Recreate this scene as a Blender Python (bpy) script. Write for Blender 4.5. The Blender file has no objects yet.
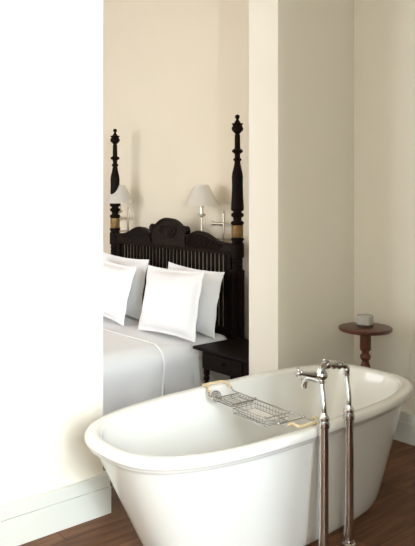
import bpy, bmesh, math, random
from mathutils import Vector, Matrix, noise
random.seed(4)
PI = math.pi
S = bpy.context.scene
COL = S.collection

# ------------------------------------------------------------------ materials
def mat(name, col, rough=.5, metal=0., spec=.5, bump=0., bscale=20., var=0., vscale=6., coat=0., stretch=(1, 1, 1), sheen=0., trans=0.):
    m = bpy.data.materials.new(name); m.use_nodes = True
    n = m.node_tree.nodes; l = m.node_tree.links
    b = n['Principled BSDF']
    b.inputs['Base Color'].default_value = (*col, 1)
    b.inputs['Roughness'].default_value = rough
    b.inputs['Metallic'].default_value = metal
    b.inputs['Specular IOR Level'].default_value = spec
    b.inputs['Coat Weight'].default_value = coat
    b.inputs['Coat Roughness'].default_value = .06
    b.inputs['Sheen Weight'].default_value = sheen
    tc = n.new('ShaderNodeTexCoord'); mp = n.new('ShaderNodeMapping')
    mp.inputs['Scale'].default_value = stretch
    l.new(tc.outputs['Object'], mp.inputs['Vector'])
    if var > 0:
        t = n.new('ShaderNodeTexNoise'); t.inputs['Scale'].default_value = vscale; t.inputs['Detail'].default_value = 5
        l.new(mp.outputs[0], t.inputs['Vector'])
        r = n.new('ShaderNodeValToRGB')
        r.color_ramp.elements[0].position = .3; r.color_ramp.elements[1].position = .7
        r.color_ramp.elements[0].color = (*[c*(1-var) for c in col], 1)
        r.color_ramp.elements[1].color = (*[min(1, c*(1+var)) for c in col], 1)
        l.new(t.outputs['Fac'], r.inputs['Fac']); l.new(r.outputs['Color'], b.inputs['Base Color'])
    if bump > 0:
        t2 = n.new('ShaderNodeTexNoise'); t2.inputs['Scale'].default_value = bscale; t2.inputs['Detail'].default_value = 4
        l.new(mp.outputs[0], t2.inputs['Vector'])
        bp = n.new('ShaderNodeBump'); bp.inputs['Strength'].default_value = bump; bp.inputs['Distance'].default_value = .01
        l.new(t2.outputs['Fac'], bp.inputs['Height']); l.new(bp.outputs[0], b.inputs['Normal'])
    if trans > 0:
        tr = n.new('ShaderNodeBsdfTranslucent'); tr.inputs['Color'].default_value = (*col, 1)
        mx = n.new('ShaderNodeMixShader'); mx.inputs[0].default_value = trans
        l.new(b.outputs[0], mx.inputs[1]); l.new(tr.outputs[0], mx.inputs[2])
        l.new(mx.outputs[0], n['Material Output'].inputs['Surface'])
    return m

M = {}
M['wall'] = mat('warm_cream_plaster', (.83, .78, .68), .85, spec=.2, bump=.06, bscale=9, var=.012, vscale=2)
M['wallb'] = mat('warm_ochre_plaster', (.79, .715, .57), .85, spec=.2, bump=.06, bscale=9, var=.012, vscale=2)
M['ceil'] = mat('ceiling_bounce_brown', (.56, .46, .35), .7, spec=.2)  # unseen ceiling, brown tone picked to cut bounced light
M['trim'] = mat('baseboard_paint', (.69, .69, .63), .5, bump=.03, bscale=12)
M['enamel'] = mat('tub_enamel', (.80, .785, .745), .16, spec=.5, coat=.3)
M['chrome'] = mat('chrome', (.60, .61, .63), .09, metal=1)
M['pipe'] = mat('polished_nickel_pipe', (.60, .59, .58), .14, metal=1)
M['wire'] = mat('rack_chrome', (.5, .5, .5), .18, metal=1)
M['nickel'] = mat('brushed_nickel', (.62, .57, .48), .32, metal=1)
M['dark'] = mat('black_stained_wood', (.007, .0032, .002), .5, spec=.08, bump=.25, bscale=30, var=.3, vscale=14, stretch=(6, 6, 1))
M['carve'] = mat('black_carved_wood', (.010, .0045, .0028), .48, spec=.14, bump=.5, bscale=60, var=.3, vscale=20)
M['gold'] = mat('gold_leaf_band', (.20, .115, .032), .45, metal=.4, bump=.3, bscale=70, var=.35, vscale=40)
M['red'] = mat('mahogany', (.085, .022, .011), .33, spec=.35, var=.3, vscale=9, stretch=(1, 7, 1), coat=.1)
M['linen'] = mat('white_linen', (.88, .87, .86), .85, spec=.15, bump=.45, bscale=9, sheen=.1)
M['sheet'] = mat('white_cotton_sheet', (.83, .82, .81), .8, spec=.2, bump=.1, bscale=8, sheen=.1)
M['shade'] = mat('lampshade_linen', (.90, .86, .79), .9, spec=.1, trans=.5, bump=.1, bscale=80)
M['sleeve'] = mat('cream_sleeve', (.70, .55, .34), .5, spec=.4)
M['stone'] = mat('grey_stoneware', (.46, .44, .40), .8, var=.1, vscale=30, bump=.2, bscale=60)
M['stoneb'] = mat('dark_cork', (.06, .035, .02), .8)
M['mat'] = mat('white_slab', (.82, .78, .73), .7)
M['wax'] = mat('candle_wax', (.62, .60, .55), .5)
M['spout_shade'] = mat('outlet_shade', (.02, .02, .02), .4)  # near-black, painted as the shade inside the spout end

# floor: long brown boards
def floor_mat():
    m = bpy.data.materials.new('brown_wood_boards'); m.use_nodes = True
    n = m.node_tree.nodes; l = m.node_tree.links; b = n['Principled BSDF']
    tc = n.new('ShaderNodeTexCoord')
    br = n.new('ShaderNodeTexBrick'); br.offset = .37
    br.inputs['Scale'].default_value = 1; br.inputs['Brick Width'].default_value = 1.6
    br.inputs['Row Height'].default_value = .19; br.inputs['Mortar Size'].default_value = .002
    br.inputs['Color1'].default_value = (.17, .080, .038, 1); br.inputs['Color2'].default_value = (.11, .050, .024, 1)
    br.inputs['Mortar'].default_value = (.03, .014, .009, 1)
    l.new(tc.outputs['Object'], br.inputs['Vector'])
    mp = n.new('ShaderNodeMapping'); mp.inputs['Scale'].default_value = (1.5, 14, 1); l.new(tc.outputs['Object'], mp.inputs['Vector'])
    no = n.new('ShaderNodeTexNoise'); no.inputs['Scale'].default_value = 2.2; no.inputs['Detail'].default_value = 7; l.new(mp.outputs[0], no.inputs['Vector'])
    r = n.new('ShaderNodeValToRGB'); r.color_ramp.elements[0].position = .3; r.color_ramp.elements[1].position = .72
    r.color_ramp.elements[0].color = (.6, .55, .52, 1); r.color_ramp.elements[1].color = (1.35, 1.3, 1.25, 1)
    l.new(no.outputs['Fac'], r.inputs['Fac'])
    mx = n.new('ShaderNodeMix'); mx.data_type = 'RGBA'; mx.blend_type = 'MULTIPLY'; mx.inputs[0].default_value = 1
    l.new(br.outputs['Color'], mx.inputs[6]); l.new(r.outputs['Color'], mx.inputs[7])
    l.new(mx.outputs[2], b.inputs['Base Color'])
    b.inputs['Roughness'].default_value = .45; b.inputs['Specular IOR Level'].default_value = .2
    bp = n.new('ShaderNodeBump'); bp.inputs['Strength'].default_value = .15; bp.inputs['Distance'].default_value = .01
    l.new(no.outputs['Fac'], bp.inputs['Height']); l.new(bp.outputs[0], b.inputs['Normal'])
    return m
M['floor'] = floor_mat()

# ------------------------------------------------------------------ mesh helpers
def obj(name, bm, m, parent=None, loc=(0, 0, 0), smooth=True, angle=35, bevel=0, seg=2, origin=True):
    """link a bmesh built in world (or thing-local) coordinates as one object"""
    bmesh.ops.recalc_face_normals(bm, faces=bm.faces[:])
    me = bpy.data.meshes.new(name); bm.to_mesh(me); bm.free()
    o = bpy.data.objects.new(name, me); COL.objects.link(o); o.location = loc
    me.materials.append(m)
    if smooth:
        me.polygons.foreach_set('use_smooth', [True]*len(me.polygons))
        me.set_sharp_from_angle(angle=math.radians(angle))
    if parent is not None: o.parent = parent
    if bevel:
        md = o.modifiers.new('bevel', 'BEVEL'); md.width = bevel; md.segments = seg; md.limit_method = 'ANGLE'; md.harden_normals = False
    return o

def tag(o, label, cat, group=None):
    o['label'] = label; o['category'] = cat
    if group: o['group'] = group
    return o

def thing(name, label, cat, loc=(0, 0, 0), group=None):
    o = bpy.data.objects.new(name, None); COL.objects.link(o); o.location = loc; o.empty_display_size = .1
    return tag(o, label, cat, group)

def struct(name, bm, m, smooth=False, bevel=0):
    o = obj(name, bm, m, smooth=smooth, bevel=bevel); o['kind'] = 'structure'; return o

def box(bm, x0, x1, y0, y1, z0, z1):
    v = [bm.verts.new((x, y, z)) for z in (z0, z1) for y in (y0, y1) for x in (x0, x1)]
    for f in ((0, 1, 3, 2), (4, 6, 7, 5), (0, 4, 5, 1), (2, 3, 7, 6), (0, 2, 6, 4), (1, 5, 7, 3)):
        bm.faces.new([v[i] for i in f])
    return bm

def B(*a):
    return box(bmesh.new(), *a)

def lathe(bm, prof, c=(0, 0), n=32, flute=None, axis=None, origin=(0, 0, 0)):
    """prof: list of (z, r). flute=(z0,z1,count,depth). axis: direction of the lathe axis"""
    rot = Matrix.Identity(3)
    if axis is not None: rot = Vector((0, 0, 1)).rotation_difference(Vector(axis)).to_matrix()
    rings = []
    for z, r in prof:
        ring = []
        for k in range(n):
            a = 2*PI*k/n; rr = r
            if flute and flute[0] < z < flute[1]: rr = r*(1-flute[3]*(.5+.5*math.cos(flute[2]*a)))
            p = rot @ Vector((rr*math.cos(a), rr*math.sin(a), z)) + Vector(origin)
            ring.append(bm.verts.new((p.x+c[0], p.y+c[1], p.z)))
        rings.append(ring)
    for a, b in zip(rings, rings[1:]):
        for k in range(n): bm.faces.new((a[k], a[(k+1) % n], b[(k+1) % n], b[k]))
    bm.faces.new(rings[0][::-1]); bm.faces.new(rings[-1])
    return bm

def cr(pts, sub=6):
    """Catmull-Rom through points"""
    P = [Vector(p) for p in pts]; out = []
    for i in range(len(P)-1):
        a = P[max(i-1, 0)]; b = P[i]; c = P[i+1]; d = P[min(i+2, len(P)-1)]
        for s in range(sub):
            t = s/sub
            out.append(.5*((2*b)+(c-a)*t+(2*a-5*b+4*c-d)*t*t+(3*b-a-3*c+d)*t**3))
    out.append(P[-1]); return out

def tube(bm, pts, r, n=12, closed=False):
    P = [Vector(p) for p in pts]
    R = r if isinstance(r, (list, tuple)) else [r]*len(P)
    N = len(P)
    T = []
    for i in range(N):
        if closed: d = P[(i+1) % N]-P[i-1]
        else: d = P[min(i+1, N-1)]-P[max(i-1, 0)]
        T.append(d.normalized())
    u = T[0].orthogonal().normalized(); rings = []
    for i in range(N):
        u = (u-T[i]*u.dot(T[i])).normalized(); w = T[i].cross(u)
        rings.append([bm.verts.new(P[i]+(u*math.cos(2*PI*k/n)+w*math.sin(2*PI*k/n))*R[i]) for k in range(n)])
    rng = range(N) if closed else range(N-1)
    for i in rng:
        a = rings[i]; b = rings[(i+1) % N]
        for k in range(n): bm.faces.new((a[k], a[(k+1) % n], b[(k+1) % n], b[k]))
    if not closed:
        bm.faces.new(rings[0][::-1]); bm.faces.new(rings[-1])
    return bm

def wire(bm, a, b, r=.0018, n=6): return tube(bm, [a, b], r, n)

def prism(bm, pts, x0, x1):
    """outline in (y, z), thickness along x"""
    a = [bm.verts.new((x0, y, z)) for y, z in pts]; b = [bm.verts.new((x1, y, z)) for y, z in pts]
    n = len(pts)
    for k in range(n): bm.faces.new((a[k], a[(k+1) % n], b[(k+1) % n], b[k]))
    f1 = bm.faces.new(a[::-1]); f2 = bm.faces.new(b)
    bmesh.ops.triangulate(bm, faces=[f1, f2])
    return bm

# ------------------------------------------------------------------ the rooms
YA, YB = 2.975, 3.228            # partition between bathroom and bedroom
XE, XP, XR = 1.871, 3.114, 3.855  # opening from XE to XP, right wall at XR
XL, Y0, Y1, H = -.75, -1.8, 7.3, 3.7
struct('floor', B(XL-.2, XR+.2, Y0-.2, Y1+.2, -.1, 0), M['floor'])
struct('ceiling', B(XL-.2, XR+.2, Y0-.2, Y1+.2, H, H+.1), M['ceil'])
struct('wall_left', B(XL, XE, YA, YB, 0, H), M['wall'])
struct('wall_middle', B(XP, XR, YA, YB, 0, H), M['wall'])
struct('wall_right', B(XR, XR+.2, Y0-.2, YA+.1, 0, H), M['wall'])
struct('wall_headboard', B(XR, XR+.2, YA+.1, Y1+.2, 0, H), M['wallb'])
struct('wall_back', B(XL, XR, Y1, Y1+.2, 0, H), M['wall'])
struct('wall_light_blocker', B(1.55, 1.7, Y0, .73, 0, H), M['wall'])  # unseen wall added to keep the daylight off the right side
# tall windows: bathroom front wall (one, plus one added for fill light) and bedroom side wall
WF = [(-.45, .6, 1.15, 3.3), (2.3, 3.3, 2.1, 3.3)]
bm = bmesh.new()
box(bm, XL, WF[0][0], Y0-.2, Y0, 0, H); box(bm, WF[0][1], WF[1][0], Y0-.2, Y0, 0, H); box(bm, WF[1][1], XR, Y0-.2, Y0, 0, H)
for x0, x1, z0, z1 in WF:
    box(bm, x0, x1, Y0-.2, Y0, 0, z0); box(bm, x0, x1, Y0-.2, Y0, z1, H)
struct('wall_front', bm, M['wall'])
WB = (4.2, 6.9, .7, 2.9)
bm = bmesh.new()
box(bm, XL-.2, XL, Y0-.2, WB[0], 0, H); box(bm, XL-.2, XL, WB[1], Y1+.2, 0, H)
box(bm, XL-.2, XL, WB[0], WB[1], 0, WB[2]); box(bm, XL-.2, XL, WB[0], WB[1], WB[3], H)
struct('wall_side', bm, M['wall'])
def window(name, a0, a1, z0, z1, along_x):
    bm = bmesh.new(); t = .04
    def bar(p0, p1, q0, q1):
        if along_x: box(bm, p0, p1, Y0-.14, Y0-.09, q0, q1)
        else: box(bm, XL-.14, XL-.09, p0, p1, q0, q1)
    bar(a0, a0+t, z0, z1); bar(a1-t, a1, z0, z1); bar(a0, a1, z0, z0+t); bar(a0, a1, z1-t, z1)
    m = (a0+a1)/2; bar(m-.02, m+.02, z0, z1)
    for q in (1, 2):
        zz = z0+(z1-z0)*q/3; bar(a0, a1, zz-.01, zz+.01)
    struct(name, bm, M['trim'])
window('window_1', *WF[0], True); window('window_added_fill', *WF[1], True); window('window_3', *WB, False)  # the second one is added, only to carry the fill light

def baseboard(name, x0, x1, y0, y1, face):
    """two-step board; face = outward side"""
    bm = bmesh.new()
    box(bm, x0, x1, y0, y1, 0, .13)
    e = .004
    if face == '-y': box(bm, x0, x1-e, y0+e, y1, .132, .19)
    if face == '-x': box(bm, x0+e, x1, y0, y1, .132, .19)
    box(bm, x0+2*e if face == '-x' else x0, x1-e if face == '-y' else x1, y0+2*e if face == '-y' else y0, y1, .13, .132)
    struct(name, bm, M['trim'], bevel=.0015)
# the left board wraps round the wall's end
struct('baseboard_end', B(XE+.0005, XE+.029, YA-.0005, YB, 0, .19), M['trim'])
baseboard('baseboard_left', XL, XE+.029, YA-.031, YA-.0005, '-y')
baseboard('baseboard_middle', XP-.029, XR-.036, YA-.031, YA-.0005, '-y')
baseboard('baseboard_right', XR-.035, XR-.0005, Y0, YA-.0315, '-x')
baseboard('baseboard_back', XR-.035, XR-.0005, YB+.001, Y1, '-x')

# ------------------------------------------------------------------ bathtub
TC = (2.405, 2.375); TZ = .58
def ring(bm, a, b, z, n=2.9, N=128, dx=0):
    out = []
    for k in range(N):
        t = 2*PI*k/N; c, s = math.cos(t), math.sin(t)
        out.append(bm.verts.new((TC[0]+dx+a*math.copysign(abs(c)**(2/n), c), TC[1]+b*math.copysign(abs(s)**(2/n), s), z)))
    return out
tub = thing('bathtub', 'white freestanding oval bathtub on brown wooden floor', 'bathtub', (TC[0], TC[1], 0))
A, Bb = .917, .413
def loft(levels, caps=(False, False)):
    bm = bmesh.new(); rs = [ring(bm, *lv) for lv in levels]
    for a, b in zip(rs, rs[1:]):
        for k in range(len(a)): bm.faces.new((a[k], a[(k+1) % len(a)], b[(k+1) % len(a)], b[k]))
    if caps[0]: bm.faces.new(rs[0][::-1])
    if caps[1]: bm.faces.new(rs[-1])
    for v in bm.verts: v.co.x -= TC[0]; v.co.y -= TC[1]
    return bm
AB, BB = .675, .275    # foot of the tub
body = []
for k in range(13):
    t = k/12; e = t**.98
    body.append((AB+(A-.036-AB)*e, BB+(Bb-.036-BB)*e, .0+(TZ-.055)*t, 2.7+.2*t, 128, .045*(1-t)))
outer = [(AB-.02, BB-.02, 0, 2.7, 128, .045)]+[(AB-.004, BB-.004, .004, 2.7, 128, .045)]+[(b[0], b[1], b[2]+(.014 if i == 0 else 0), *b[3:]) for i, b in enumerate(body)]
inner = []
for k in range(13):
    t = k/12
    inner.append((A-.066-(.20)*(t**1.15), Bb-.066-.09*(t**1.2), TZ-.014-.36*t, 2.9-.2*t))
inner += [(A-.30, Bb-.19, TZ-.395, 2.7), (A-.36, Bb-.25, TZ-.41, 2.6), (.2, .06, TZ-.415, 2.3)]
obj('tub_basin', loft(outer+[(A-.046, Bb-.046, TZ-.05, 2.9)]+[(A-.056, Bb-.056, TZ-.016, 2.9)]+inner, (True, True)), M['enamel'], tub, angle=60)
rim = [(A-.030, Bb-.030, TZ-.056, 2.9), (A-.024, Bb-.024, TZ-.059, 2.9), (A-.014, Bb-.014, TZ-.055, 2.9), (A-.012, Bb-.012, TZ-.046, 2.9), (A-.010, Bb-.010, TZ-.042, 2.9),
       (A-.003, Bb-.003, TZ-.038, 2.9), (A, Bb, TZ-.028, 2.9), (A-.001, Bb-.001, TZ-.012, 2.9), (A-.007, Bb-.007, TZ-.002, 2.9), (A-.018, Bb-.018, TZ+.001, 2.9),
       (A-.034, Bb-.034, TZ+.001, 2.9), (A-.050, Bb-.050, TZ-.001, 2.9), (A-.058, Bb-.058, TZ-.006, 2.9), (A-.064, Bb-.064, TZ-.016, 2.9), (A-.0655, Bb-.0655, TZ-.022, 2.9), (A-.045, Bb-.045, TZ-.030, 2.9)]
rim.append(rim[0])
obj('rim', loft(rim), M['enamel'], tub, angle=70)

# ------------------------------------------------------------------ floor mounted bath filler
PY = 1.922; PX = (2.287, 2.454)
fil = thing('bath_filler', 'floor standing chrome bath tap on two tall pipes beside the bathtub', 'tap', (PX[0], PY, 0))
def loc(p): return (p[0]-PX[0], p[1]-PY, p[2])
for i, x in enumerate(PX):
    c = (x-PX[0], 0)
    st = obj('standpipe', lathe(bmesh.new(), [(.012, .0205), (.6, .0205)], c, 32), M['pipe'], fil)
    obj('floor_flange', lathe(bmesh.new(), [(0, .043), (.006, .043), (.010, .038), (.016, .038), (.026, .032), (.044, .027), (.056, .0285), (.062, .0285), (.066, .023), (.075, .0225)], c, 40), M['chrome'], st)
    obj('union', lathe(bmesh.new(), [(.598, .021), (.600, .0245), (.612, .0255), (.622, .0245), (.625, .020), (.630, .0245), (.640, .0245), (.646, .019), (.652, .0165), (.662, .0125), (.668, .0115)], c, 32), M['chrome'], fil)
    # gently S-shaped riser
    s = (.012, .018)
    top = .775
    pts = cr([(x, PY, .66), (x, PY, .685), (x+.004, PY+.006, .715), (x+.011, PY+.018, .750), (x+.014, PY+.024, top)], 5)
    rr = [.0125-.001*math.sin(PI*k/(len(pts)-1)) for k in range(len(pts))]
    bm = bmesh.new(); tube(bm, [loc(p) for p in pts], rr, 20); obj('riser', bm, M['chrome'], fil)
TX = [x+.014 for x in PX]; TY = PY+.024; TZm = .805
bm = bmesh.new()      # mixer body: ball, collars, arched bridge to the far riser
lathe(bm, [(-.030, .008), (-.028, .015), (-.020, .015), (-.016, .011), (-.010, .020), (0, .0265), (.010, .0265), (.020, .021), (.027, .012), (.032, .010)], (0, 0), 28, origin=loc((TX[0], TY, TZm)))
obj('mixer_body', bm, M['chrome'], fil)
bm = bmesh.new()
lathe(bm, [(-.026, .010), (-.024, .0155), (-.016, .0155), (-.014, .0125), (-.004, .0155), (.006, .0155), (.014, .012), (.018, .005)], (0, 0), 24, origin=loc((TX[1], TY, TZm)))
obj('elbow', bm, M['chrome'], fil)
bm = bmesh.new()
br = cr([(TX[0]-.014, TY, TZm+.008), (TX[0]-.002, TY, TZm+.034), (TX[0]+.045, TY, TZm+.046), (TX[0]+.09, TY, TZm+.034), (TX[1]-.035, TY, TZm+.028), (TX[1]-.010, TY, TZm+.020), (TX[1], TY, TZm-.004)], 8)
R = []
for k in range(len(br)):
    t = k/(len(br)-1); r = .0175-.0065*t
    for q, w, h in ((.30, .035, .006), (.46, .03, .006), (.58, .035, .007), (.74, .03, .005)): r += h*math.exp(-((t-q)/w)**2)
    R.append(r)
tube(bm, [loc(p) for p in br], R, 20)
obj('bridge', bm, M['chrome'], fil)
bm = bmesh.new()
lathe(bm, [(0, .004), (.010, .004), (.014, .006), (.019, .0065), (.024, .004), (.026, .001)], (0, 0), 16, origin=loc((TX[0]+.018, TY, TZm+.048)))
obj('diverter_knob', bm, M['chrome'], fil)
# spout over the tub
bm = bmesh.new()
sp = cr([(TX[0], TY+.002, TZm-.022), (TX[0]-.004, TY+.035, TZm-.018), (TX[0]-.008, TY+.066, TZm-.020), (TX[0]-.010, TY+.084, TZm-.040), (TX[0]-.010, TY+.090, TZm-.062)], 6)
tube(bm, [loc(p) for p in sp], [.0135-.0015*math.sin(PI*k/(len(sp)-1))+.002*(k/(len(sp)-1))**4 for k in range(len(sp))], 18)
spo = obj('spout', bm, M['chrome'], fil)
bm = bmesh.new(); e = Vector(sp[-1]); lathe(bm, [(0, .0085), (.0012, .0085)], (0, 0), 18, axis=(0, 0, -1), origin=loc(e))
obj('outlet_shade_disc', bm, M['spout_shade'], spo)['label'] = 'dark disc painted as the shade inside the spout'
# cross handle
d = Vector((-.93, .25, .20)).normalized(); o0 = Vector((TX[0], TY, TZm+.002))
bm = bmesh.new()
lathe(bm, [(.018, .016), (.026, .0165), (.030, .0125), (.040, .0135), (.070, .0105), (.098, .0070), (.100, .0075), (.104, .0075), (.106, .005)], (0, 0), 20, axis=d, origin=loc(o0))
obj('valve_stem', bm, M['chrome'], fil)
ch = bmesh.new(); e = o0+d*.113
lathe(ch, [(-.009, .006), (-.006, .010), (.004, .010), (.008, .007), (.010, .002)], (0, 0), 16, axis=d, origin=loc(e))
side = d.cross(Vector((0, 0, 1))).normalized()
for q in range(4):
    a = PI/4+q*PI/2+.25; w = (side*math.cos(a)+Vector((0, 0, 1))*math.sin(a))
    pts = [e+w*s for s in (.004, .010, .016, .019, .022, .025, .027)]
    tube(ch, [loc(p) for p in pts], [.0042, .0032, .0032, .0050, .0062, .0050, .0015], 12)
obj('cross_handle', ch, M['chrome'], fil)

# ------------------------------------------------------------------ bath caddy
CX0, CX1 = 2.262, 2.412
cad = thing('bath_caddy', 'chrome wire bath rack with cream sleeved handles resting across the bathtub', 'bath rack', (2.33, 2.375, TZ))
cad.location.x = 2.337; cad.rotation_euler.z = math.radians(-5)
def cl(p): return (p[0]-2.337, p[1]-2.375, p[2]-TZ)
ZR = TZ+.0045
bm = bmesh.new(); zr = TZ-.012
for x in (CX0, CX1):
    tube(bm, [cl(p) for p in ((x, 2.09, zr), (x, 2.655, zr))], .0032, 8)
    # legs up to the handles
for yy in (2.13, 2.22, 2.47, 2.60):
    tube(bm, [cl((CX0, yy, zr)), cl((CX1, yy, zr))], .0028, 8)
obj('frame', bm, M['wire'], cad)
for x in (CX0, CX1):
    for yy in (2.13, 2.22, 2.47):
        bm = bmesh.new(); bmesh.ops.create_uvsphere(bm, u_segments=10, v_segments=6, radius=.006, matrix=Matrix.Translation(cl((x, yy, zr+.004))))
        obj('clamp_knob', bm, M['wire'], cad)
def basket(y0, y1, depth, nx, ny):
    bm = bmesh.new(); x0, x1 = CX0+.006, CX1-.006; zb = zr-depth
    for z in (zb, zr-depth*.45):
        i = .004 if z == zb else .002
        c = [(x0+i, y0+i, z), (x1-i, y0+i, z), (x1-i, y1-i, z), (x0+i, y1-i, z)]
        for k in range(4): wire(bm, cl(c[k]), cl(c[(k+1) % 4]), .0018)
    for k in range(nx+1):
        x = x0+(x1-x0)*k/nx
        tube(bm, [cl(p) for p in ((x, y0, zr), (x, y0+.004, zb), (x, y1-.004, zb), (x, y1, zr))], .0014, 6)
    for k in range(1, ny):
        y = y0+(y1-y0)*k/ny
        tube(bm, [cl(p) for p in ((x0, y, zr), (x0+.004, y, zb), (x1-.004, y, zb), (x1, y, zr))], .0014, 6)
    return bm
obj('basket', basket(2.225, 2.465, .040, 5, 11), M['wire'], cad)
obj('basket', basket(2.475, 2.597, .015, 3, 6), M['wire'], cad)
bm = bmesh.new(); x0, x1 = CX0+.030, CX1-.030; box(bm, x0-2.337, x1-2.337, 2.255-2.375, 2.435-2.375, -.049, -.041)
o = obj('tray_slab', bm, M['mat'], cad, bevel=.003); o['label'] = 'white rectangular slab lying in the wire basket'  # thin pale slab set in the larger basket
def handle(ys, yo, x0, x1):
    bm = bmesh.new()
    m = (x0+x1)/2
    pts = cr([(CX0, ys, zr), (CX0, ys+(yo-ys)*.25, zr+.001), (x0, ys+(yo-ys)*.62, ZR+.008), (x0, yo-(yo-ys)*.10, ZR+.006), (x0+.012, yo, ZR+.004), (m, yo, ZR+.0035), (x1-.012, yo, ZR+.004), (x1, yo-(yo-ys)*.10, ZR+.006),
              (x1, ys+(yo-ys)*.62, ZR+.008), (CX1, ys+(yo-ys)*.25, zr+.001), (CX1, ys, zr)], 5)
    tube(bm, [cl(p) for p in pts], .003, 8)
    h = obj('handle', bm, M['wire'], cad)
    bm = bmesh.new(); q = pts[7:-7]; tube(bm, [cl(p) for p in q], .0062, 12)
    s = obj('sleeve', bm, M['sleeve'], h); s['label'] = 'cream coloured sleeve'
handle(2.61, 2.764, CX0+.036, CX1+.012)
handle(2.11, 2.008, CX0+.004, CX1-.012)
bm = bmesh.new()     # round soap ring near the far handle
cpos = Vector((2.292, 2.628, zr-.004))
tube(bm, [cl(cpos+Vector((.028*math.cos(2*PI*k/24), .012*math.sin(2*PI*k/24), .023*math.sin(2*PI*k/24)))) for k in range(24)], .0035, 8, closed=True)
tube(bm, [cl(cpos+Vector((.018*math.cos(2*PI*k/24), .008*math.sin(2*PI*k/24), .014*math.sin(2*PI*k/24)))) for k in range(24)], .003, 8, closed=True)
for k in range(6):
    a = PI*k/6; v = Vector((.028*math.cos(a), .012*math.sin(a), .023*math.sin(a))); wire(bm, cl(cpos-v), cl(cpos+v), .0016)
obj('ring_holder', bm, M['wire'], cad)

# ------------------------------------------------------------------ side table and candle pot
SX, SY, SZ = 3.575, 2.672, .742
t = thing('pedestal_table', 'small round mahogany pedestal table with turned column behind the tub', 'side table', (SX, SY, 0))
obj('tabletop', lathe(bmesh.new(), [(SZ-.024, .145), (SZ-.022, .157), (SZ-.014, .163), (SZ-.004, .163), (SZ-.001, .160), (SZ, .156)], (0, 0), 64), M['red'], t)
obj('column', lathe(bmesh.new(), [(.12, .030), (.14, .036), (.16, .036), (.20, .024), (.30, .030), (.42, .037), (.49, .034), (.525, .022), (.535, .021), (.545, .030), (.558, .034), (.570, .030), (.580, .022), (.590, .022),
                                   (.600, .032), (.610, .034), (.700, .034), (.706, .042), (.718, .044)], (0, 0), 32), M['red'], t)
for k in range(3):
    a = 2*PI*k/3+PI*.2; w = Vector((math.cos(a), math.sin(a), 0))
    pts = cr([w*.010+Vector((0, 0, .150)), w*.06+Vector((0, 0, .135)), w*.11+Vector((0, 0, .07)), w*.15+Vector((0, 0, .018)), w*.165+Vector((0, 0, .018))], 5)
    bm = bmesh.new(); tube(bm, pts, [.022-.006*i/(len(pts)-1) for i in range(len(pts))], 12)
    obj('leg', bm, M['red'], t)
pot = thing('candle_pot', 'short grey stoneware candle pot on the round side table', 'candle', (SX+.008, SY+.01, SZ))
obj('pot', lathe(bmesh.new(), [(.016, .050), (.019, .052), (.066, .052), (.070, .0515), (.070, .047), (.060, .046), (.058, .002)], (0, 0), 40), M['stone'], pot)
obj('pot_base', lathe(bmesh.new(), [(0, .047), (.001, .050), (.0165, .050)], (0, 0), 40), M['stoneb'], pot)['label'] = 'dark base ring'
obj('wax', lathe(bmesh.new(), [(.056, .045), (.061, .0455), (.062, .044)], (0, 0), 32), M['wax'], pot)

# ------------------------------------------------------------------ the bed
HX = 3.62; PYs = (3.878, 5.547); YC = sum(PYs)/2
bed = thing('bed', 'black carved wooden bed with tall turned posts and slatted headboard', 'bed', (HX, YC, 0))
def pz(y): return 1.6-(y-188)*.00752
def pr(p): return p*.00752
prof_px = [(114.6, .6), (115, 1.6), (116.2, 2.5), (117.6, 2.4), (118.7, 1.5), (120, 1.4), (121.5, 2.4), (123, 3.3), (123.6, 5.8), (124.3, 5.8), (125, 4.7), (126.2, 4.9), (128, 5.9), (130.2, 5.7), (132, 4.0), (133.8, 2.2), (134.5, 2.2), (134.8, 2.7),
           (148, 2.9), (148.8, 3.2), (149.8, 5.0), (151, 5.7), (152.4, 5.0), (153.6, 3.1), (156, 2.7), (158.0, 2.9), (159.2, 4.2), (160.2, 4.2), (161.2, 3.0), (163, 3.0), (168, 4.0), (173, 5.2), (177, 5.7), (185, 5.5), (198, 5.9), (206, 6.4), (209.6, 6.5),
           (210.6, 5.9), (211.4, 4.2), (212.6, 4.3), (213.6, 6.0), (215, 6.5), (216.4, 6.0), (217.6, 4.2), (220.5, 4.2), (221.4, 5.9), (222.6, 6.5), (224, 6.4), (225.0, 5.4), (237.6, 5.4), (238.2, 6.5), (240, 6.6), (241, 5.4)]
low_px = [(241, 5.4), (242.5, 5.6), (243.4, 6.6), (257, 6.6), (258, 5.3), (260.6, 5.2), (261.4, 5.8), (262.6, 5.2), (265, 5.2), (266, 5.8), (267, 5.2), (269, 5.4), (270.8, 7.2), (272, 7.4)]
for i, py in enumerate(PYs):
    prof = [(pz(y), pr(r)) for y, r in prof_px+low_px[1:]]
    zl = pz(272)
    z = zl
    while z > .46: prof.append((z-.001, pr(7.2))); z -= .08
    prof += [(.44, pr(7.2)), (.43, pr(5.2)), (.415, pr(6.9)), (.40, pr(5.2)), (.39, pr(7.2)), (.12, pr(7.2)), (.11, pr(5)), (.08, pr(6.4)), (.04, pr(4.5)), (0, pr(3.8))]
    prof = prof[::-1]
    o = obj('bed_post', lathe(bmesh.new(), prof, (0, py-YC), 96, flute=(.46, zl-.0005, 16, .13)), M['dark'], bed, angle=30)
    bm = lathe(bmesh.new(), [(pz(237.4), pr(5.65)), (pz(236.6), pr(5.9)), (pz(233), pr(5.7)), (pz(231.5), pr(5.9)), (pz(230), pr(5.7)), (pz(226.2), pr(5.9)), (pz(225.2), pr(5.65))], (0, py-YC), 48)
    obj('gilt_band', bm, M['gold'], o)['label'] = 'gilded band around the dark post'
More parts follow.
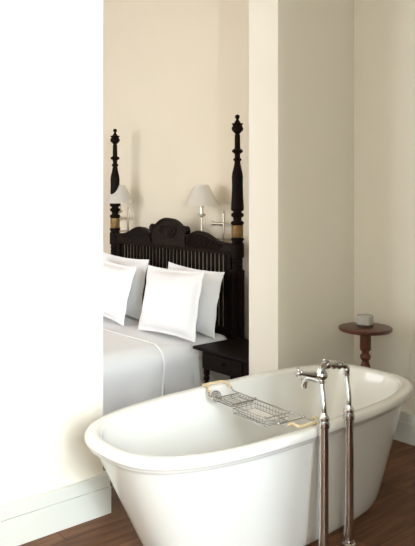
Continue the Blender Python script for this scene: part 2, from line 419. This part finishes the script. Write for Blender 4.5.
# crest board with three humps
def outline():
    R = [(0, 1.345), (.03, 1.344), (.07, 1.337), (.11, 1.322), (.145, 1.302), (.165, 1.288), (.185, 1.284), (.205, 1.288), (.225, 1.287), (.243, 1.275), (.249, 1.255), (.243, 1.238), (.232, 1.232), (.228, 1.222), (.245, 1.214),
         (.275, 1.218), (.31, 1.232), (.35, 1.247), (.39, 1.254), (.43, 1.253), (.47, 1.245), (.52, 1.228), (.57, 1.207), (.62, 1.192), (.67, 1.184), (.72, 1.180), (.80, 1.178)]
    return R
R_ = outline()
top = [(-y, z) for y, z in R_[::-1]]+R_[1:]
bm = bmesh.new()
n = len(top)
# build as column quads for clean shading
for x0, x1, dz in ((-.022, .022, 0),):
    fr = [(bm.verts.new((x0, y, z)), bm.verts.new((x0, y*1.0, 1.092)), bm.verts.new((x1, y, z)), bm.verts.new((x1, y, 1.092))) for y, z in top]
    for a, b in zip(fr, fr[1:]):
        bm.faces.new((a[0], b[0], b[1], a[1])); bm.faces.new((a[2], a[3], b[3], b[2])); bm.faces.new((a[0], a[2], b[2], b[0])); bm.faces.new((a[1], b[1], b[3], a[3]))
    bm.faces.new((fr[0][0], fr[0][1], fr[0][3], fr[0][2])); bm.faces.new((fr[-1][0], fr[-1][2], fr[-1][3], fr[-1][1]))
crest = obj('crest_board', bm, M['carve'], bed, angle=50)
bm = bmesh.new()     # carving
tube(bm, [(-.022, y, z-.004) for y, z in top], .0105, 10)
def spiral(cy, cz, r, turns, sgn, rad):
    N = int(16*turns)
    tube(bm, [(-.026, cy+sgn*r*(1-k/N*.85)*math.cos(2*PI*k/16), cz+r*(1-k/N*.85)*math.sin(2*PI*k/16)) for k in range(N+1)], rad, 8)
for s in (-1, 1):
    spiral(s*.225, 1.260, .022, 2.2, s, .006)
    spiral(s*.07, 1.235, .045, 2.2, s, .008)
    for k in range(15):    # fluted fan on the side humps
        y = .29+.028*k
        zt = 1.25-((y-.40)/.42)**2*.16-.018 if y > .40 else 1.25-((y-.40)/.15)**2*.022-.018
        tube(bm, cr([(-.022, s*(y-.05), 1.125), (-.027, s*(y-.015), 1.125+(zt-1.125)*.55), (-.024, s*y, zt)], 3), .0075, 6)
for k in range(9):
    a = PI*(k+.5)/9; tube(bm, [(-.024, 0, 1.18), (-.030, .04*math.cos(a), 1.18+.05*math.sin(a)), (-.024, .085*math.cos(a), 1.18+.11*math.sin(a))], [.004, .009, .005], 8)
tube(bm, [(-.022, -.80, 1.115), (-.022, .80, 1.115)], .007, 8); tube(bm, [(-.022, -.80, 1.098), (-.022, .80, 1.098)], .006, 8)
obj('carving', bm, M['carve'], crest)
bm = bmesh.new()
ns = 30; w0 = .735
for k in range(ns):
    y = -w0+.012+(2*w0-.024)*(k+.5)/ns; hw = .0128
    box(bm, -.008, .008, y-hw, y+hw, .52, 1.094)
obj('slat_panel', bm, M['dark'], bed, smooth=False, bevel=.002)
bm = bmesh.new()
for s in (-1, 1): box(bm, -.022, .022, min(s*w0, s*(w0+.045)), max(s*w0, s*(w0+.045)), .20, 1.094)
box(bm, -.02, .02, -w0, w0, .40, .53); box(bm, -.02, .02, -.80, .80, .20, .28)
obj('headboard_frame', bm, M['dark'], bed, smooth=False, bevel=.003)
bm = bmesh.new(); BX0 = 1.50-HX
for s in (-1, 1): box(bm, BX0+.03, -.03, min(s*.74, s*.775), max(s*.74, s*.775), .14, .235)
box(bm, BX0, BX0+.05, -.78, .78, .14, .235); box(bm, BX0+.04, -.03, -.74, .74, .19, .215)
obj('bed_base', bm, M['dark'], bed, smooth=False, bevel=.003)
for s in (-1, 1): obj('leg', lathe(bmesh.new(), [(0, .024), (.02, .03), (.10, .036), (.145, .036)], (BX0+.05, s*.72), 24), M['dark'], bed)

# mattress and covers
def drape(x0, x1, y0, y1, ztop, zbot, r, th, name, m, wav=.006, edge=None, flare=.0):
    """profile across y: down the near side, over, down the far side"""
    bm = bmesh.new(); prof = []
    def half(sgn, ye):
        out = []
        for k in range(9): out.append((ye, zbot+(ztop-r-zbot)*k/8, 1-k/8))
        for k in range(1, 9):
            a = PI/2*k/8; out.append((ye+sgn*(r-r*math.cos(a)), ztop-r+r*math.sin(a), 0))
        return out
    a = half(1, y0); b = half(-1, y1)[::-1]
    mid = [(y0+r+(y1-y0-2*r)*k/24, ztop, 0) for k in range(1, 24)]
    prof = a+mid+b
    NX = 40; gr = []
    for i in range(NX+1):
        x = x0+(x1-x0)*i/NX; row = []
        for j, (y, z, dn) in enumerate(prof):
            s = -1 if j < len(prof)/2 else 1
            nn = noise.noise(Vector((x*2.2, y*2.2, z*2.5)))
            yy = y+s*dn*(.012*math.sin(x*16+1.3*math.sin(x*5))+flare)
            zz = z+(nn*wav if dn == 0 else 0)
            row.append(bm.verts.new((x, yy, zz)))
        gr.append(row)
    for p, q in zip(gr, gr[1:]):
        for j in range(len(p)-1): bm.faces.new((p[j], p[j+1], q[j+1], q[j]))
    cx, cy = (x0+x1)/2, (y0+y1)/2
    for v in bm.verts: v.co.x -= cx; v.co.y -= cy; v.co.z -= zbot
    o = obj(name, bm, m, loc=(cx, cy, zbot), angle=80)
    md = o.modifiers.new('solid', 'SOLIDIFY'); md.thickness = th; md.offset = 1
    return o
bm = bmesh.new(); box(bm, -1.02, 1.0, -.80, .80, 0, .235)
mt = obj('mattress', bm, M['linen'], loc=(2.545, YC, .237), bevel=.10, seg=8)
tag(mt, 'thick white mattress under the sheet, lying on the dark bed frame', 'mattress')
s1 = drape(2.60, 3.555, YC-.828, YC+.828, .484, .10, .105, .008, 'bed_sheet', M['sheet'], wav=.004)
tag(s1, 'smooth white sheet under the pillows, hanging down at the bed side', 'sheet')
s2 = drape(1.49, 2.92, YC-.848, YC+.848, .503, .07, .125, .009, 'coverlet', M['sheet'], wav=.004, flare=.002)
tag(s2, 'white coverlet over the foot of the bed with raised hem', 'bedspread')
bm = bmesh.new()     # raised hem along the coverlet edge
r = .130; y0, y1, zt = YC-.855, YC+.855, .510; pts = []
pts += [(2.885+.033*(k/8)**.7, y0+.0, .08+.0375*k) for k in range(9)]
pts += [(2.918, y0+r-r*math.cos(PI/2*k/8), zt-r+r*math.sin(PI/2*k/8)) for k in range(0, 9)]
pts += [(2.918, y0+r+(y1-y0-2*r)*k/20, zt) for k in range(1, 20)]
pts += [(2.918, y1-r+r*math.sin(PI/2*k/8), zt-r+r*math.cos(PI/2*k/8)) for k in range(0, 9)]
pts += [(2.918, y1, .40-.04*k) for k in range(1, 9)]
cx, cy = (1.49+2.92)/2, YC
tube(bm, [(p[0]-cx, p[1]-cy, p[2]-.07) for p in pts], .0085, 10)
obj('hem', bm, M['linen'], s2)

def pillow(name, label, yc, x_bot, x_top, w, h, th, zb, roll=0., seed=0):
    bm = bmesh.new(); N = 36; fl = .028
    front = {}; back = {}
    for i in range(N+1):
        for j in range(N+1):
            u = -1+2*i/N; v = -1+2*j/N
            uu = min(1, abs(u)*(1+2*fl/w)); vv = min(1, abs(v)*(1+2*fl/h))
            f = (max(0, 1-uu**2.6)**.62)*(max(0, 1-vv**2.6)**.62)
            px = u*w/2*(1-.07*(1-v*v)*abs(u)**2); pzz = v*h/2*(1-.075*(1-u*u)*abs(v)**2)
            rim_ = 1 if (uu >= 1 or vv >= 1) else 0
            nn = noise.noise(Vector((px*5+seed*7, pzz*5, seed)))*.018+noise.noise(Vector((px*13+seed, pzz*11, seed+5)))*.007
            wv = rim_*.003*math.sin(px*30+pzz*37+seed)
            d = th/2*f
            front[i, j] = bm.verts.new((-d-.0015+nn*(f+.2)+wv, px, pzz))
            back[i, j] = bm.verts.new((d+.0015+nn*.2+wv, px, pzz))
    for g, fl_ in ((front, 0), (back, 1)):
        for i in range(N):
            for j in range(N):
                q = (g[i, j], g[i+1, j], g[i+1, j+1], g[i, j+1]); bm.faces.new(q if fl_ else q[::-1])
    for k in range(N):
        for a, b in (((k, 0), (k+1, 0)), ((k, N), (k+1, N)), ((0, k), (0, k+1)), ((N, k), (N, k+1))):
            bm.faces.new((front[a], front[b], back[b], back[a]))
    lean = math.atan2(x_top-x_bot, h)
    rot = Matrix.Rotation(roll, 4, 'X') @ Matrix.Rotation(lean, 4, 'Y')
    rot = Matrix.Rotation(lean, 4, 'Y') @ Matrix.Rotation(roll, 4, 'X')
    bm.transform(rot)
    zmin = min(v.co.z for v in bm.verts)
    for v in bm.verts:
        v.co.z -= zmin
        # bottom settles on the bed
    o = obj(name, bm, M['linen'], loc=((x_bot+x_top)/2, yc, zb), angle=180)
    return tag(o, label, 'pillow', None)
ZP = .4985
pillow('pillow', 'large white pillow leaning in front at the right, nearest the nightstand', 4.155, 3.14, 3.25, .70, .51, .20, ZP, roll=-.025, seed=1)
pillow('pillow', 'white pillow behind the right front pillow, its ruffled corner against the headboard', 4.20, 3.385, 3.465, .68, .49, .145, ZP, roll=.035, seed=2)
pillow('pillow', 'white pillow in front at the left, partly cut off by the bathroom wall', 5.03, 3.15, 3.26, .70, .48, .20, ZP, roll=.065, seed=3)
pillow('pillow', 'white pillow standing behind the left front pillow, bluish in its shade', 5.15, 3.385, 3.46, .72, .51, .145, ZP, roll=.02, seed=4)

# ------------------------------------------------------------------ nightstand
NX0, NX1, NY0, NY1, NZ = 3.118, 3.56, 3.236, 3.80, .500
ns_ = thing('nightstand', 'black wooden nightstand with one drawer between the bed and the wall', 'nightstand', ((NX0+NX1)/2, (NY0+NY1)/2, 0))
ox, oy = (NX0+NX1)/2, (NY0+NY1)/2
bm = bmesh.new(); box(bm, NX0-ox, NX1-ox, NY0-oy, NY1-oy, NZ-.022, NZ); obj('tabletop', bm, M['dark'], ns_, bevel=.006, seg=3)
bx0, bx1, by0, by1 = NX0+.035-ox, NX1-.02-ox, NY0+.04-oy, NY1-.065-oy
bm = bmesh.new(); box(bm, bx0, bx1, by0, by1, .352, NZ-.0225); obj('body', bm, M['dark'], ns_, bevel=.003)
bm = bmesh.new(); box(bm, bx0-.008, bx0-.0005, by0+.05, by1-.05, .367, NZ-.036)
dr = obj('drawer', bm, M['dark'], ns_, bevel=.003)
obj('knob', lathe(bmesh.new(), [(0, .006), (.010, .006), (.014, .013), (.020, .016), (.026, .012), (.028, .003)], (0, 0), 20, axis=(-1, 0, 0), origin=(bx0-.008, (by0+by1)/2, .425)), M['dark'], dr)
for x in (bx0+.022, bx1-.022):
    for y in (by0+.022, by1-.022):
        obj('leg', lathe(bmesh.new(), [(0, .010), (.03, .016), (.06, .011), (.07, .017), (.12, .020), (.20, .014), (.25, .020), (.265, .013), (.275, .022), (.29, .022), (.30, .014), (.31, .021), (.33, .021), (.352, .020)], (x, y), 24), M['dark'], ns_)

# ------------------------------------------------------------------ wall lamps
def lamp(label, sy, ry, ay):
    sx = 3.672; rx = 3.775
    L = thing('wall_lamp', label, 'lamp', (XR, ry, 1.25), 'bedside wall lamps')
    def q(p): return (p[0]-XR, p[1]-ry, p[2]-1.25)
    bm = bmesh.new(); N = 48
    z0, z1, r0, r1 = 1.458, 1.624, .137, .058
    rings = []
    for (z, r) in ((z0, r0), (z1, r1), (z1, r1-.003), (z0, r0-.003)):
        rings.append([bm.verts.new(q((sx+r*math.cos(2*PI*k/N), sy+r*math.sin(2*PI*k/N), z))) for k in range(N)])
    for i in range(4):
        a, b = rings[i], rings[(i+1) % 4]
        for k in range(N): bm.faces.new((a[k], a[(k+1) % N], b[(k+1) % N], b[k]))
    sh = obj('lamp_shade', bm, M['shade'], L, angle=40)
    bm = bmesh.new()
    for k in range(3):
        a = 2*PI*k/3; wire(bm, q((sx, sy, 1.60)), q((sx+.060*math.cos(a), sy+.060*math.sin(a), 1.617)), .0015)
    obj('shade_ring', bm, M['nickel'], sh)
    bm = bmesh.new()
    lathe(bm, [(1.19, .006), (1.225, .006), (1.228, .016), (1.234, .016), (1.238, .006), (1.362, .006), (1.366, .012), (1.372, .030), (1.392, .033), (1.393, .030), (1.376, .016), (1.378, .0155), (1.47, .0155), (1.472, .006), (1.60, .004)], (0, 0), 28, origin=q((sx, sy, 0)))
    obj('stem', bm, M['nickel'], L)
    bm = bmesh.new()
    lathe(bm, [(1.08, .007), (1.09, .010), (1.395, .010), (1.399, .005), (1.405, .009), (1.414, .009), (1.418, .004)], (0, 0), 20, origin=q((rx, ry, 0)))
    for z in (1.12, 1.19): wire(bm, q((rx, ry, z)), q((XR-.002, ry, z)), .006, 10)
    obj('wall_rod', bm, M['nickel'], L)
    bm = bmesh.new(); lathe(bm, [(0, .028), (.008, .028), (.011, .02)], (0, 0), 24, axis=(-1, 0, 0), origin=q((XR-.001, ry, 1.12))); obj('wall_plate', bm, M['nickel'], L)
    bm = bmesh.new()
    a = Vector((rx, ry, 1.312)); b = Vector((3.765, ay, 1.312))
    tube(bm, [q(a), q(b)], .015, 10); lathe(bm, [(1.288, .008), (1.294, .013), (1.33, .013), (1.334, .006)], (0, 0), 16, origin=q((3.765, ay, 0)))
    obj('bracket_arm', bm, M['nickel'], L)
    bm = bmesh.new()
    tube(bm, [q(p) for p in cr([(3.775, ry, 1.195), ((3.775+sx)/2, (ry+sy)/2, 1.195), (sx, sy, 1.195)], 4)], .007, 10)
    obj('swing_arm', bm, M['nickel'], L)
lamp('white cone shade lamp behind the headboard, nearer the right post', 4.357, 4.205, 4.335)
lamp('white cone shade lamp beside the left post, at the edge of the bathroom wall', 5.556, 5.560, 5.675)

# ------------------------------------------------------------------ light
W = bpy.data.worlds.new('sky'); S.world = W; W.use_nodes = True
W.node_tree.nodes['Background'].inputs['Color'].default_value = (.75, .87, 1, 1)
W.node_tree.nodes['Background'].inputs['Strength'].default_value = 1.2
def area(name, c, sx, sz, rot, power, col):
    l = bpy.data.lights.new(name, 'AREA'); l.shape = 'RECTANGLE'; l.size = sx; l.size_y = sz; l.energy = power; l.color = col
    o = bpy.data.objects.new(name, l); COL.objects.link(o); o.location = c; o.rotation_euler = rot
def mid(w): return (w[0]+w[1])/2, (w[2]+w[3])/2, w[1]-w[0], w[3]-w[2]
a, z, w, h = mid(WF[0]); area('front_window_daylight', (a, Y0-.16, z), w, h, (PI/2, 0, 0), 450, (.78, .90, 1))
a, z, w, h = mid(WF[1]); area('added_fill_light', (a, Y0-.16, z), w, h, (PI/2, 0, 0), 9, (1, .93, .82))  # added weak warm fill for the middle wall
a, z, w, h = mid(WB); area('bedroom_window_daylight', (XL-.16, a, z), h, w, (0, -PI/2, 0), 110, (.98, .97, 1))

# ------------------------------------------------------------------ camera
cam = bpy.data.cameras.new('camera'); co = bpy.data.objects.new('camera', cam); COL.objects.link(co)
co.location = (0, 0, 1.6)
cam.sensor_fit = 'VERTICAL'; cam.sensor_height = 36; cam.lens = 36*705/546
co.rotation_euler = (PI/2, 0, math.radians(-(90-49.4)))
cam.shift_y = -(273-188)/546; cam.shift_x = 0
cam.clip_start = .05
S.camera = co
S.view_settings.view_transform = 'Standard'; S.view_settings.look = 'None'; S.view_settings.exposure = 0; S.view_settings.gamma = 1
S.view_settings.use_curve_mapping = False
